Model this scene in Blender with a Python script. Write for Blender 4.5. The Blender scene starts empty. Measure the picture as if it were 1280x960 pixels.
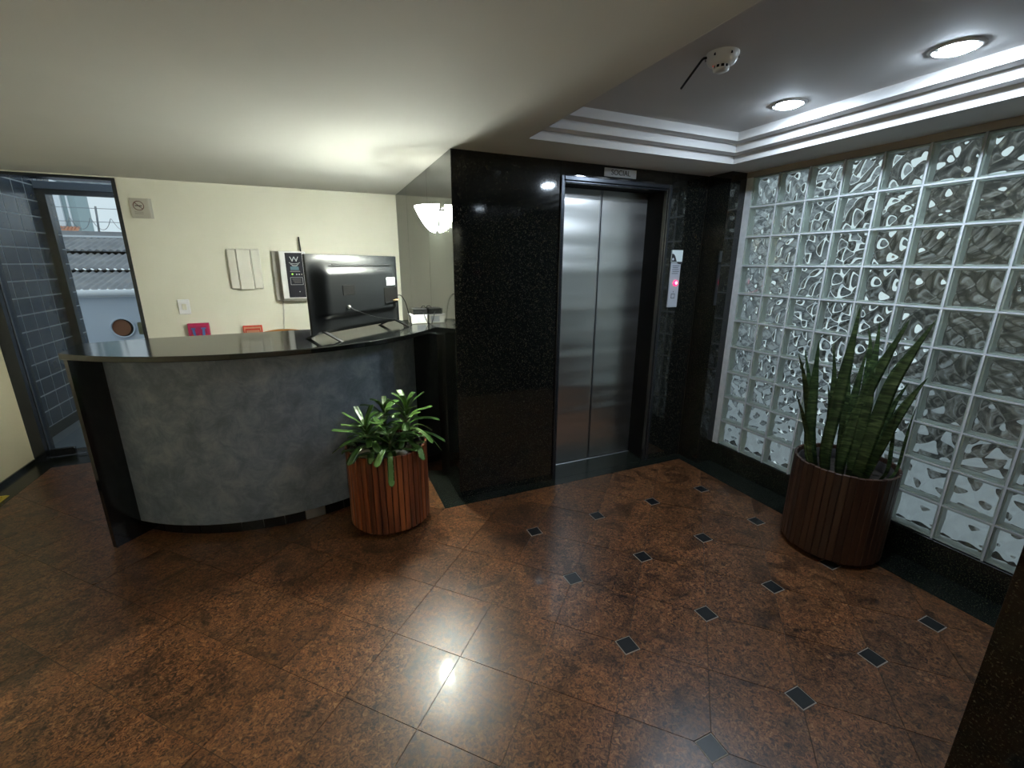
import bpy, math, random
from mathutils import Vector, Matrix
random.seed(7)
SC = bpy.context.scene
COL = SC.collection
PI = math.pi

# ------------------------------------------------------------------ camera
F_PX, YAW, PITCH, ROLL, CAM_H = 549.42, 0.4089, 0.266, -0.0049, 1.5637
def cam_axes():
    w = Vector((math.sin(YAW)*math.cos(PITCH), math.cos(YAW)*math.cos(PITCH), -math.sin(PITCH)))
    r0 = Vector((math.cos(YAW), -math.sin(YAW), 0)); d0 = w.cross(r0)
    r = r0*math.cos(ROLL) + d0*math.sin(ROLL)
    d = -r0*math.sin(ROLL) + d0*math.cos(ROLL)
    return r, d, w
AR, AD, AW = cam_axes()
cam = bpy.data.cameras.new('camera'); cam.sensor_width = 36; cam.lens = F_PX/1280*36
cam.clip_start = 0.05; cam.clip_end = 200
camo = bpy.data.objects.new('camera', cam); COL.objects.link(camo)
M = Matrix((AR, -AD, -AW)).transposed().to_4x4(); M.translation = (0, 0, CAM_H)
camo.matrix_world = M
SC.camera = camo

# ------------------------------------------------------------------ world, exposure
W = bpy.data.worlds.new('overcast_sky'); SC.world = W; W.use_nodes = True
nt = W.node_tree; bg = nt.nodes['Background']
bg.inputs[0].default_value = (0.80, 0.90, 1.0, 1); bg.inputs[1].default_value = 0.95
SC.view_settings.view_transform = 'Standard'; SC.view_settings.look = 'None'
SC.view_settings.gamma = 1; SC.view_settings.use_curve_mapping = False
SC.view_settings.exposure = 0.0
SCONCE_W, SCONCE_E, DOWN_E, FILL_W, FILL_E = 0.6, 760.0, 400.0, 70.0, 35.0

# ------------------------------------------------------------------ materials
MATS = {}
def mat(name, color=(.5, .5, .5), rough=.5, metal=0, ior=1.5, emit=None, estr=0, coat=0, trans=0):
    m = bpy.data.materials.new(name); m.use_nodes = True
    b = m.node_tree.nodes['Principled BSDF']
    b.inputs['Base Color'].default_value = (*color, 1); b.inputs['Roughness'].default_value = rough
    b.inputs['Metallic'].default_value = metal; b.inputs['IOR'].default_value = ior
    b.inputs['Coat Weight'].default_value = coat; b.inputs['Transmission Weight'].default_value = trans
    if emit: b.inputs['Emission Color'].default_value = (*emit, 1); b.inputs['Emission Strength'].default_value = estr
    MATS[name] = m
    return m
def N(m, t, **kw):
    n = m.node_tree.nodes.new(t)
    for k, v in kw.items():
        if k in n.inputs: n.inputs[k].default_value = v
        else: setattr(n, k, v)
    return n
def L(m, a, ao, b, bi): m.node_tree.links.new(a.outputs[ao], b.inputs[bi])
def BS(m): return m.node_tree.nodes['Principled BSDF']
def ramp(m, stops):
    r = N(m, 'ShaderNodeValToRGB'); e = r.color_ramp.elements
    while len(e) < len(stops): e.new(.5)
    for i, (p, c) in enumerate(stops): e[i].position = p; e[i].color = (*c, 1)
    return r
def noisy(name, stops, scale, detail=4, distort=0, rough=.5, bump=0, bscale=None, stretch=None, ior=1.5, metal=0, bdist=.002, coat=0, rnd=False, nrough=.5):
    m = mat(name, rough=rough, ior=ior, metal=metal, coat=coat)
    tc = N(m, 'ShaderNodeTexCoord'); mp = N(m, 'ShaderNodeMapping')
    if stretch: mp.inputs['Scale'].default_value = stretch
    L(m, tc, 'Object', mp, 'Vector')
    src, so = mp, 'Vector'
    if rnd:
        oi = N(m, 'ShaderNodeObjectInfo'); mu = N(m, 'ShaderNodeMath', operation='MULTIPLY'); mu.inputs[1].default_value = 57.0
        L(m, oi, 'Random', mu, 0)
        va = N(m, 'ShaderNodeVectorMath', operation='ADD'); cx = N(m, 'ShaderNodeCombineXYZ')
        L(m, mu, 0, cx, 'X'); L(m, mu, 0, cx, 'Y'); L(m, mp, 'Vector', va, 0); L(m, cx, 0, va, 1)
        src, so = va, 0
    n = N(m, 'ShaderNodeTexNoise', Scale=scale, Detail=detail, Distortion=distort, Roughness=nrough)
    L(m, src, so, n, 'Vector')
    r = ramp(m, stops); L(m, n, 'Fac', r, 'Fac'); L(m, r, 'Color', BS(m), 'Base Color')
    if bump:
        n2 = N(m, 'ShaderNodeTexNoise', Scale=bscale or scale, Detail=3); L(m, src, so, n2, 'Vector')
        bp = N(m, 'ShaderNodeBump', Strength=bump, Distance=bdist); L(m, n2, 'Fac', bp, 'Height'); L(m, bp, 'Normal', BS(m), 'Normal')
    m['src'] = src.name
    return m

cream = noisy('cream_paint', [(.3, (.78, .77, .67)), (.7, (.82, .81, .71))], 3, rough=.75, bump=.15, bscale=160)
cream_l = noisy('warm_cream_paint', [(.3, (.76, .68, .48)), (.7, (.80, .72, .51))], 3, rough=.75, bump=.15, bscale=160)
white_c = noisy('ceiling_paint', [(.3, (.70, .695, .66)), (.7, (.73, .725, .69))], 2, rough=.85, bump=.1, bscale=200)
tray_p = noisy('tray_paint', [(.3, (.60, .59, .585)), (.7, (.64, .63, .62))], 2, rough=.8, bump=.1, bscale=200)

def granite(name, base, s1, s2, rough, ior, bump=.0, dens=.62):
    m = mat(name, base, rough, ior=ior)
    tc = N(m, 'ShaderNodeTexCoord')
    v = N(m, 'ShaderNodeTexNoise', Scale=150, Detail=4, Roughness=.65); L(m, tc, 'Object', v, 'Vector')
    r = ramp(m, [(0, base), (dens, base), (dens+.06, s1), (.85, s2)]); L(m, v, 'Fac', r, 'Fac')
    L(m, r, 'Color', BS(m), 'Base Color')
    if bump:
        n2 = N(m, 'ShaderNodeTexNoise', Scale=45, Detail=2); L(m, tc, 'Object', n2, 'Vector')
        bp = N(m, 'ShaderNodeBump', Strength=bump, Distance=.001); L(m, n2, 'Fac', bp, 'Height'); L(m, bp, 'Normal', BS(m), 'Normal')
    return m
gran = granite('polished_black_granite', (.0055, .0065, .0062), (.045, .041, .028), (.13, .115, .075), .06, 1.62, bump=.03, dens=.57)
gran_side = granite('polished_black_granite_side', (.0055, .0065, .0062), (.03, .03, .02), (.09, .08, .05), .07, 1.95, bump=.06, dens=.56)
gran_floor = granite('black_granite_border', (.007, .009, .008), (.04, .045, .025), (.12, .13, .07), .22, 1.5, dens=.56)
gran_desk = granite('black_granite_desk', (.006, .007, .007), (.016, .016, .013), (.04, .04, .03), .10, 1.72, bump=.02)

# floor granite: brown-red with dark veining and golden flecks, shifted per tile
fl = mat('brown_red_granite', rough=.2, ior=1.42, coat=.05)
BS(fl).inputs['Coat Roughness'].default_value = .05
tc = N(fl, 'ShaderNodeTexCoord'); oi = N(fl, 'ShaderNodeObjectInfo')
geo = N(fl, 'ShaderNodeNewGeometry')
mu = N(fl, 'ShaderNodeMath', operation='MULTIPLY'); mu.inputs[1].default_value = 91.0; L(fl, oi, 'Random', mu, 0)
cb = N(fl, 'ShaderNodeCombineXYZ'); L(fl, mu, 0, cb, 'Z')
va = N(fl, 'ShaderNodeVectorMath', operation='ADD'); L(fl, geo, 'Position', va, 0); L(fl, cb, 0, va, 1)
n1 = N(fl, 'ShaderNodeTexNoise', Scale=64, Detail=8, Roughness=.70, Distortion=1.3); L(fl, va, 0, n1, 'Vector')
r1 = ramp(fl, [(.33, (.010, .008, .008)), (.43, (.055, .024, .012)), (.51, (.150, .060, .025)), (.59, (.215, .098, .038)), (.70, (.34, .205, .095))]); L(fl, n1, 'Fac', r1, 'Fac')
n2 = N(fl, 'ShaderNodeTexNoise', Scale=5.5, Detail=5, Roughness=.6, Distortion=1.2); L(fl, va, 0, n2, 'Vector')
r2 = ramp(fl, [(.36, (.42, .42, .44)), (.50, (.95, .95, .95)), (.68, (1.12, 1.02, .95))]); L(fl, n2, 'Fac', r2, 'Fac')
mx = N(fl, 'ShaderNodeMix', data_type='RGBA', blend_type='MULTIPLY'); mx.inputs[0].default_value = 1
L(fl, r1, 'Color', mx, 6); L(fl, r2, 'Color', mx, 7)
tv = N(fl, 'ShaderNodeMapRange'); tv.inputs['To Min'].default_value = .72; tv.inputs['To Max'].default_value = 1.12; L(fl, oi, 'Random', tv, 'Value')
hv = N(fl, 'ShaderNodeHueSaturation'); L(fl, mx, 2, hv, 'Color'); L(fl, tv, 'Result', hv, 'Value'); L(fl, hv, 'Color', BS(fl), 'Base Color')
n3 = N(fl, 'ShaderNodeTexNoise', Scale=6, Detail=4); L(fl, geo, 'Position', n3, 'Vector')
rr = N(fl, 'ShaderNodeMapRange'); rr.inputs['To Min'].default_value = .24; rr.inputs['To Max'].default_value = .40; L(fl, n3, 'Fac', rr, 'Value'); L(fl, rr, 'Result', BS(fl), 'Roughness')
n4 = N(fl, 'ShaderNodeTexNoise', Scale=60, Detail=3); L(fl, geo, 'Position', n4, 'Vector')
bp = N(fl, 'ShaderNodeBump', Strength=.16, Distance=.002); L(fl, n4, 'Fac', bp, 'Height'); L(fl, bp, 'Normal', BS(fl), 'Normal')

grout = mat('brown_grout', (.05, .035, .028), .8)
inlay_m = granite('black_inlay_stone', (.008, .009, .010), (.02, .02, .02), (.05, .05, .05), .34, 1.4)
inlay_edge = mat('inlay_grout', (.30, .26, .22), .7)
concrete = mat('dark_backing', (.04, .04, .04), .9)
alu_dark = mat('dark_aluminium', (.045, .05, .06), .25, metal=.7)
alu = mat('aluminium', (.55, .56, .58), .35, metal=1)
steel = mat('brushed_steel', (.85, .84, .82), .30, metal=1)
tc = N(steel, 'ShaderNodeTexCoord'); mp = N(steel, 'ShaderNodeMapping'); mp.inputs['Scale'].default_value = (4, 4, 400)
L(steel, tc, 'Object', mp, 'Vector'); ns = N(steel, 'ShaderNodeTexNoise', Scale=1.0, Detail=3); L(steel, mp, 'Vector', ns, 'Vector')
mr = N(steel, 'ShaderNodeMapRange'); mr.inputs['To Min'].default_value = .24; mr.inputs['To Max'].default_value = .38
L(steel, ns, 'Fac', mr, 'Value'); L(steel, mr, 'Result', BS(steel), 'Roughness')
mp2 = N(steel, 'ShaderNodeMapping'); mp2.inputs['Scale'].default_value = (.6, .6, 5.5); L(steel, tc, 'Object', mp2, 'Vector')
nb = N(steel, 'ShaderNodeTexNoise', Scale=1.0, Detail=1); L(steel, mp2, 'Vector', nb, 'Vector')
bps = N(steel, 'ShaderNodeBump', Strength=.8, Distance=.03); L(steel, nb, 'Fac', bps, 'Height'); L(steel, bps, 'Normal', BS(steel), 'Normal')

def thin_glass(name, tint=(.93, .97, .96), rough=0.0):
    m = bpy.data.materials.new(name); m.use_nodes = True; t = m.node_tree; t.nodes.clear()
    o = t.nodes.new('ShaderNodeOutputMaterial'); tr = t.nodes.new('ShaderNodeBsdfTransparent'); tr.inputs[0].default_value = (*tint, 1)
    gl = t.nodes.new('ShaderNodeBsdfGlossy'); gl.inputs['Roughness'].default_value = rough
    fr = t.nodes.new('ShaderNodeFresnel'); fr.inputs[0].default_value = 1.45
    mi = t.nodes.new('ShaderNodeMixShader'); t.links.new(fr.outputs[0], mi.inputs[0]); t.links.new(tr.outputs[0], mi.inputs[1]); t.links.new(gl.outputs[0], mi.inputs[2])
    t.links.new(mi.outputs[0], o.inputs[0]); return m
door_glass = thin_glass('door_glass')
blk_glass = bpy.data.materials.new('block_glass'); blk_glass.use_nodes = True; _t = blk_glass.node_tree; _t.nodes.clear()
_o = _t.nodes.new('ShaderNodeOutputMaterial'); _g = _t.nodes.new('ShaderNodeBsdfGlass'); _g.inputs['Color'].default_value = (.97, 1, .985, 1); _g.inputs['Roughness'].default_value = .02; _g.inputs['IOR'].default_value = 1.5
_t.links.new(_g.outputs[0], _o.inputs[0])
blk_edge = mat('block_edge_glass', (.68, .72, .69), .25)
mortar = noisy('white_mortar', [(.3, (.52, .54, .56)), (.7, (.62, .64, .66))], 30, rough=.7, bump=.2, bscale=80)
header_shade = mat('lintel_shade_tone', (.30, .26, .22), .8)  # brown stands in for the shadow lying on the header strip

desk_p = noisy('sponged_blue_grey_paint', [(.30, (.088, .108, .145)), (.46, (.138, .164, .212)), (.56, (.185, .212, .262)), (.74, (.265, .292, .335))], 9, detail=12, distort=.45, rough=.45, nrough=.70, bump=.05, bscale=50)
kick_m = mat('black_kick_tile', (.008, .008, .009), .12)
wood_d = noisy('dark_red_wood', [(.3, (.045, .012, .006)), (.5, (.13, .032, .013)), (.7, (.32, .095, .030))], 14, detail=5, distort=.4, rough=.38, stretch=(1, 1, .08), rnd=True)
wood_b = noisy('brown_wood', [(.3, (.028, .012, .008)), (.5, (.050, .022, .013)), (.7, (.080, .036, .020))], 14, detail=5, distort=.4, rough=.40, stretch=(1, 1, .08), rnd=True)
liner = mat('planter_liner', (.012, .009, .008), .8)
soil_pale = noisy('pale_gravel', [(.3, (.16, .13, .09)), (.55, (.36, .32, .23)), (.75, (.50, .46, .36))], 30, detail=6, rough=.9, bump=.8, bscale=40, bdist=.01)
soil_dark = noisy('dark_soil', [(.3, (.012, .010, .008)), (.7, (.035, .026, .018))], 40, rough=1, bump=.8, bdist=.01)
stone_m = noisy('pale_stone', [(.3, (.40, .36, .27)), (.7, (.62, .58, .47))], 12, rough=.8, bump=.5, bscale=25, bdist=.01)
leaf_g = noisy('strap_leaf_green', [(.25, (.018, .050, .009)), (.5, (.042, .098, .017)), (.8, (.11, .19, .042))], 5, detail=3, rough=.32, rnd=True)
stem_m = mat('plant_stem', (.06, .07, .025), .6)
# sansevieria: dark green cross-banding with pale marks
leaf_s = mat('snake_leaf_green', rough=.38)
tc = N(leaf_s, 'ShaderNodeTexCoord'); mp = N(leaf_s, 'ShaderNodeMapping'); mp.inputs['Scale'].default_value = (6, 6, 34)
L(leaf_s, tc, 'Object', mp, 'Vector'); n = N(leaf_s, 'ShaderNodeTexNoise', Scale=1.4, Detail=5, Distortion=1.4); L(leaf_s, mp, 'Vector', n, 'Vector')
r = ramp(leaf_s, [(.36, (.010, .026, .010)), (.48, (.028, .060, .020)), (.60, (.065, .11, .040)), (.72, (.13, .18, .075))]); L(leaf_s, n, 'Fac', r, 'Fac'); L(leaf_s, r, 'Color', BS(leaf_s), 'Base Color')
black_p = mat('black_plastic', (.008, .009, .010), .42, ior=1.4)
black_t = mat('tv_black_plastic', (.006, .007, .008), .40, ior=1.30)
black_m = mat('matte_black', (.003, .003, .003), .7, ior=1.2)
white_p = mat('white_plastic', (.78, .77, .71), .35)
white_b = mat('bright_white_plastic', (.85, .86, .88), .3)
grey_p = mat('grey_plastic', (.30, .29, .27), .5)
label_w = mat('label_paper', (.70, .78, .78), .5)
navy = mat('navy_panel', (.006, .007, .018), .3)
ink = mat('dark_print', (.03, .03, .035), .5)
ink_l = mat('pale_print', (.55, .58, .62), .5)
lcd = mat('lcd_blue', (.10, .20, .26), .3)
yel = mat('yellow_plastic', (.75, .55, .03), .4)
green_led = mat('green_led', (.3, .6, .1), .3, emit=(.5, .9, .1), estr=.6)
red_led = mat('red_led', (.5, .01, .05), .3, emit=(1, .03, .12), estr=3.0)
pink_led = mat('red_led_core', (.9, .5, .6), .3, emit=(1, .45, .55), estr=6.0)
gold = mat('brass_connector', (.75, .55, .28), .35, metal=.8)
plate_s = mat('plate_steel', (.55, .54, .50), .4, metal=.45)
plate_l = mat('pale_grey_plate', (.42, .44, .49), .4)
magenta = mat('magenta_card', (.45, .02, .10), .5)
red_c = mat('red_card', (.55, .05, .03), .5)
blue_c = mat('blue_print', (.08, .18, .45), .5)
salmon = mat('salmon_card', (.62, .30, .20), .5)
chair_w = mat('orange_wood', (.52, .22, .05), .35)
opal = mat('opal_glass', (.9, .9, .85), .3, emit=(.95, 1.0, .87), estr=SCONCE_E)
lamp_e = mat('downlight_lens', (.9, .9, .95), .3, emit=(.72, .86, 1.0), estr=DOWN_E)
tile_b = noisy('slate_blue_tile', [(.3, (.032, .046, .066)), (.7, (.052, .070, .094))], 6, rough=.18, rnd=True)
grout_l = mat('pale_grout', (.36, .39, .42), .8)
beam_b = mat('blue_grey_paint', (.085, .11, .145), .6)
ext_w = mat('pale_blue_render', (.50, .56, .64), .8)
ext_white = mat('white_gutter_paint', (.75, .78, .82), .6)
ext_roof = noisy('fibre_cement', [(.3, (.20, .21, .23)), (.7, (.34, .35, .37))], 3, detail=8, rough=.9)
ext_grey = noisy('grey_render', [(.3, (.13, .125, .12)), (.7, (.20, .19, .175))], 2, detail=5, rough=.9)
ext_patch = noisy('contrast_yard_render', [(.30, (.035, .033, .032)), (.45, (.10, .095, .088)), (.56, (.30, .28, .26)), (.70, (.62, .62, .64))], 1.5, detail=4, distort=.6, rough=.9)  # patches made up to vary the light seen through the glass blocks
ext_lite = noisy('light_render', [(.3, (.60, .62, .66)), (.7, (.72, .74, .78))], 2, rough=.9)
ext_far = noisy('pale_patchy_render', [(.32, (.10, .10, .10)), (.46, (.40, .41, .43)), (.60, (.80, .81, .84))], 1.9, detail=4, distort=.7, rough=.9)  # pale and dark patches likewise made up for contrast behind the blocks
ext_teal = mat('teal_grey_render', (.30, .38, .40), .8)
ext_tile = mat('orange_roof_tile', (.60, .28, .18), .8)
ext_floor = mat('grey_pavement', (.10, .12, .14), .5)
clay = mat('clay_pipe', (.17, .06, .025), .8)
wire_m = mat('fence_wire', (.25, .27, .30), .6)
caster_m = mat('clear_caster', (.35, .33, .30), .25)

# ------------------------------------------------------------------ mesh helpers
class MB:
    def __init__(s): s.v = []; s.f = []; s.mi = []; s.sm = []
    def add(s, vs, fs, m=0, smooth=False):
        o = len(s.v); s.v += [tuple(v) for v in vs]
        for f in fs: s.f.append(tuple(i+o for i in f)); s.mi.append(m); s.sm.append(smooth)
        return s
    def box(s, a, b, m=0):
        x0, y0, z0 = a; x1, y1, z1 = b
        if x0 > x1: x0, x1 = x1, x0
        if y0 > y1: y0, y1 = y1, y0
        if z0 > z1: z0, z1 = z1, z0
        return s.add([(x0, y0, z0), (x1, y0, z0), (x1, y1, z0), (x0, y1, z0), (x0, y0, z1), (x1, y0, z1), (x1, y1, z1), (x0, y1, z1)],
                     [(3, 2, 1, 0), (4, 5, 6, 7), (0, 1, 5, 4), (1, 2, 6, 5), (2, 3, 7, 6), (3, 0, 4, 7)], m)
    def cbox(s, a, b, c=.003, m=0):
        # box with chamfered edges along all sides (shrunk end faces)
        x0, y0, z0 = a; x1, y1, z1 = b; vs = []; idx = {}
        for ix, (x, sx) in enumerate(((x0, 1), (x1, -1))):
            for iy, (y, sy) in enumerate(((y0, 1), (y1, -1))):
                for iz, (z, sz) in enumerate(((z0, 1), (z1, -1))):
                    for k, p in enumerate(((x, y+sy*c, z+sz*c), (x+sx*c, y, z+sz*c), (x+sx*c, y+sy*c, z))):
                        idx[ix, iy, iz, k] = len(vs); vs.append(p)
        g = lambda *a: idx[a]
        fs = []
        for e in (0, 1):
            fs.append((g(e, 0, 0, 0), g(e, 1, 0, 0), g(e, 1, 1, 0), g(e, 0, 1, 0)) if e else (g(e, 0, 0, 0), g(e, 0, 1, 0), g(e, 1, 1, 0), g(e, 1, 0, 0)))
            fs.append((g(0, e, 0, 1), g(0, e, 1, 1), g(1, e, 1, 1), g(1, e, 0, 1)) if e else (g(0, e, 0, 1), g(1, e, 0, 1), g(1, e, 1, 1), g(0, e, 1, 1)))
            fs.append((g(0, 0, e, 2), g(1, 0, e, 2), g(1, 1, e, 2), g(0, 1, e, 2)) if e else (g(0, 0, e, 2), g(0, 1, e, 2), g(1, 1, e, 2), g(1, 0, e, 2)))
        for i in (0, 1):
            for j in (0, 1):
                fs.append((g(i, j, 0, 0), g(i, j, 1, 0), g(i, j, 1, 1), g(i, j, 0, 1)))
                fs.append((g(i, 0, j, 0), g(i, 1, j, 0), g(i, 1, j, 2), g(i, 0, j, 2)))
                fs.append((g(0, i, j, 1), g(1, i, j, 1), g(1, i, j, 2), g(0, i, j, 2)))
                for k in (0, 1): fs.append((g(i, j, k, 0), g(i, j, k, 1), g(i, j, k, 2)))
        return s.add(vs, fs, m)
    def prism(s, poly, z0, z1, m=0):
        n = len(poly); vs = [(x, y, z0) for x, y in poly]+[(x, y, z1) for x, y in poly]
        fs = [tuple(range(n-1, -1, -1)), tuple(range(n, 2*n))]+[(i, (i+1) % n, n+(i+1) % n, n+i) for i in range(n)]
        return s.add(vs, fs, m)
    def lathe(s, prof, c=(0, 0, 0), seg=32, m=0, a0=0, a1=2*PI, smooth=True):
        full = abs(a1-a0-2*PI) < 1e-6; n = seg if full else seg+1
        vs = []; fs = []
        for i in range(n):
            a = a0+(a1-a0)*i/seg
            for r, z in prof: vs.append((c[0]+r*math.cos(a), c[1]+r*math.sin(a), c[2]+z))
        k = len(prof)
        for i in range(seg):
            j = (i+1) % n
            for q in range(k-1): fs.append((i*k+q, j*k+q, j*k+q+1, i*k+q+1))
        return s.add(vs, fs, m, smooth)
    def disc(s, c, r, axis='z', seg=24, m=0, ry=None, flip=False):
        vs = []
        for i in range(seg):
            a = 2*PI*i/seg; u = r*math.cos(a); v = (ry or r)*math.sin(a)
            vs.append({'z': (c[0]+u, c[1]+v, c[2]), 'y': (c[0]+u, c[1], c[2]+v), 'x': (c[0], c[1]+u, c[2]+v)}[axis])
        f = tuple(range(seg)); return s.add(vs, [f[::-1] if flip else f], m)
    def tube(s, pts, r, seg=8, m=0, closed=False):
        pts = [Vector(p) for p in pts]; n = len(pts); vs = []; fs = []; up = None
        for i, p in enumerate(pts):
            t = (pts[(i+1) % n]-pts[i-1]) if closed else (pts[min(i+1, n-1)]-pts[max(i-1, 0)])
            if t.length < 1e-9: t = Vector((0, 0, 1))
            t.normalize()
            if up is None: up = Vector((0, 0, 1)) if abs(t.z) < .9 else Vector((1, 0, 0))
            a = t.cross(up); a = a.normalized() if a.length > 1e-6 else t.orthogonal().normalized()
            b = a.cross(t).normalized(); up = b
            rr = r[i] if isinstance(r, (list, tuple)) else r
            for k in range(seg): q = 2*PI*k/seg; vs.append(p+a*rr*math.cos(q)+b*rr*math.sin(q))
        for i in range(n if closed else n-1):
            j = (i+1) % n
            for k in range(seg): fs.append((i*seg+k, i*seg+(k+1) % seg, j*seg+(k+1) % seg, j*seg+k))
        if not closed: fs += [tuple(range(seg-1, -1, -1)), tuple((n-1)*seg+k for k in range(seg))]
        return s.add(vs, fs, m, True)
    def mesh(s, name, mats):
        me = bpy.data.meshes.new(name); me.from_pydata(s.v, [], s.f)
        for m in (mats if isinstance(mats, (list, tuple)) else [mats]): me.materials.append(m)
        me.polygons.foreach_set('material_index', s.mi); me.polygons.foreach_set('use_smooth', s.sm); me.update()
        return me
    def build(s, name, mats, parent=None, world=False, loc=None):
        if world and parent is not None:
            o = Vector((0, 0, 0)); p = parent
            while p: o += p.location; p = p.parent
            s.v = [tuple(Vector(v)-o) for v in s.v]
        return link(name, s.mesh(name, mats), parent, loc)
def link(name, me, parent=None, loc=None):
    o = bpy.data.objects.new(name, me); COL.objects.link(o)
    if parent: o.parent = parent
    if loc: o.location = loc
    return o
def tag(o, label, cat, group=None):
    o['label'] = label; o['category'] = cat
    if group: o['group'] = group
    return o
def struct(o, label=None):
    o['kind'] = 'structure'
    if label: o['label'] = label
    return o
def empty(name, loc=(0, 0, 0), rz=0):
    o = bpy.data.objects.new(name, None); COL.objects.link(o); o.location = loc; o.rotation_euler = (0, 0, rz); o.empty_display_size = .1
    return o
def text_mesh(txt, size, depth, mtl, name, parent, loc, rot, sx=1):
    cu = bpy.data.curves.new('tmp', 'FONT'); cu.body = txt; cu.size = size; cu.extrude = depth; cu.align_x = 'CENTER'; cu.align_y = 'CENTER'
    t = bpy.data.objects.new('tmp', cu); COL.objects.link(t)
    dg = bpy.context.evaluated_depsgraph_get()
    me = bpy.data.meshes.new_from_object(t.evaluated_get(dg)); me.name = name
    bpy.data.objects.remove(t); me.materials.clear(); me.materials.append(mtl)
    o = link(name, me, parent, loc); o.rotation_euler = rot; o.scale = (sx, 1, 1)
    return o

# ------------------------------------------------------------------ main dimensions (metres)
XS, YE, ZC = .758, 2.636, 2.189          # core side wall, elevator wall, ceiling
YB = 4.53                                 # cream wall behind the desk
XL = -2.24                                # left wall
XG = 2.847                                # face of the glass block wall
YN = .3546                                # near end of the glass wall
YR = -3.4                                 # wall behind the camera

# ------------------------------------------------------------------ floor
floor = struct(MB().box((-2.45, YR, -.06), (3.0, 4.75, -.0035)).build('floor', grout), 'polished brown granite tile floor')
P_ = .4485; OX, OY = 1.06, .745; G2 = .0011; HI = .0375
def clip(poly, nx, ny, c):      # keep nx*x+ny*y <= c
    out = []
    for i in range(len(poly)):
        a, b = poly[i], poly[(i+1) % len(poly)]; da = nx*a[0]+ny*a[1]-c; db = nx*b[0]+ny*b[1]-c
        if da <= 0: out.append(a)
        if (da < 0 < db) or (db < 0 < da):
            t = da/(da-db); out.append((a[0]+(b[0]-a[0])*t, a[1]+(b[1]-a[1])*t))
    return out
def area(p): return abs(sum(p[i][0]*p[(i+1) % len(p)][1]-p[(i+1) % len(p)][0]*p[i][1] for i in range(len(p))))/2 if len(p) > 2 else 0
FX0, FX1, FY0, FY1, FYE, FXC = -2.07, 2.632, -.55, 4.345, 2.55, .628
def has_inlay(i, j): return 0 <= i <= 3 and -1 <= j <= 3
full_mesh = None
H = P_/2
for i in range(-16, 12):
    for j in range(-12, 22):
        if (i+j) % 2 == 0: continue
        cx, cy = OX+i*H, OY+j*H
        r = H-G2*1.414
        base = [(-r, 0), (0, -r), (r, 0), (0, r)]
        cuts = []
        for dx, dy in ((1, 0), (-1, 0), (0, 1), (0, -1)):
            ii, jj = i+dx, j+dy
            if ii % 2 == 0 and jj % 2 == 0 and has_inlay(ii//2, jj//2): cuts.append((dx, dy))
        if cx+H < FX0 or cx-H > FX1 or cy+H < FY0 or cy-H > FY1: continue
        poly = base
        for dx, dy in cuts: poly = clip(poly, dx, dy, H-HI-.002)
        w = [(x+cx, y+cy) for x, y in poly]
        pieces = []
        for reg in ((FX0, FX1, FY0, FYE), (FX0, FXC, FYE, FY1)):
            q = clip(clip(clip(clip(w, 1, 0, reg[1]), -1, 0, -reg[0]), 0, 1, reg[3]), 0, -1, -reg[2])
            if area(q) > .0004: pieces.append(q)
        # re-merge a tile that straddles the two regions without being cut by the core
        if len(pieces) == 2 and max(x for x, y in w) <= FXC:
            pieces = [clip(clip(clip(w, -1, 0, -FX0), 0, 1, FY1), 0, -1, -FY0)]
        for q in pieces:
            if not cuts and abs(area(q)-2*r*r) < 1e-6:
                if full_mesh is None:
                    full_mesh = MB().prism(base, -.012, 0).mesh('floor_tile', fl)
                link('floor_tile', full_mesh, floor, (cx, cy, 0))
            else:
                MB().prism([(x-cx, y-cy) for x, y in q], -.012, 0).build('floor_tile', fl, floor, loc=(cx, cy, 0))
inl = MB().prism([(-HI+.0035, -HI+.0035), (HI-.0035, -HI+.0035), (HI-.0035, HI-.0035), (-HI+.0035, HI-.0035)], -.012, 0)
inl.prism([(-HI, -HI), (HI, -HI), (HI, HI), (-HI, HI)], -.012, -.0008, 1)
inl_me = inl.mesh('floor_inlay', [inlay_m, inlay_edge])
for i in range(4):
    for j in range(-1, 4): link('floor_inlay', inl_me, floor, (OX+i*P_, OY+j*P_, 0))
# black granite border strips (butt-jointed pieces)
g = .0012
for a, b in [((FXC, FYE+g), (1.468-g, YE)), ((1.468+g, FYE+g), (2.364-g, YE)), ((2.364+g, FYE+g), (2.70, YE)),
             ((FX1+g, .30), (XG+.02, 1.02-g)), ((FX1+g, 1.02+g), (XG+.02, 1.78-g)), ((FX1+g, 1.78+g), (XG+.02, FYE-g)),
             ((FXC+g, YE+g), (XS, 3.2)), ((FXC+g, 3.2+g), (XS, YB)),
             ((XL, -.5), (FX0-g, 1.0-g)), ((XL, 1+g), (FX0-g, 2.6-g)), ((XL, 2.6+g), (FX0-g, YB)), ((FX0+g, FY1+g), (-1.0, YB+.12)), ((-1.0+g, FY1+g), (FXC-g, YB))]:
    MB().box((a[0], a[1], -.012), (b[0], b[1], .0004)).build('border_slab', gran_floor, floor)
MB().box((XL, YR, -.012), (3.0, FY0-.002, 0)).build('floor_slab', fl, floor)

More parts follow.
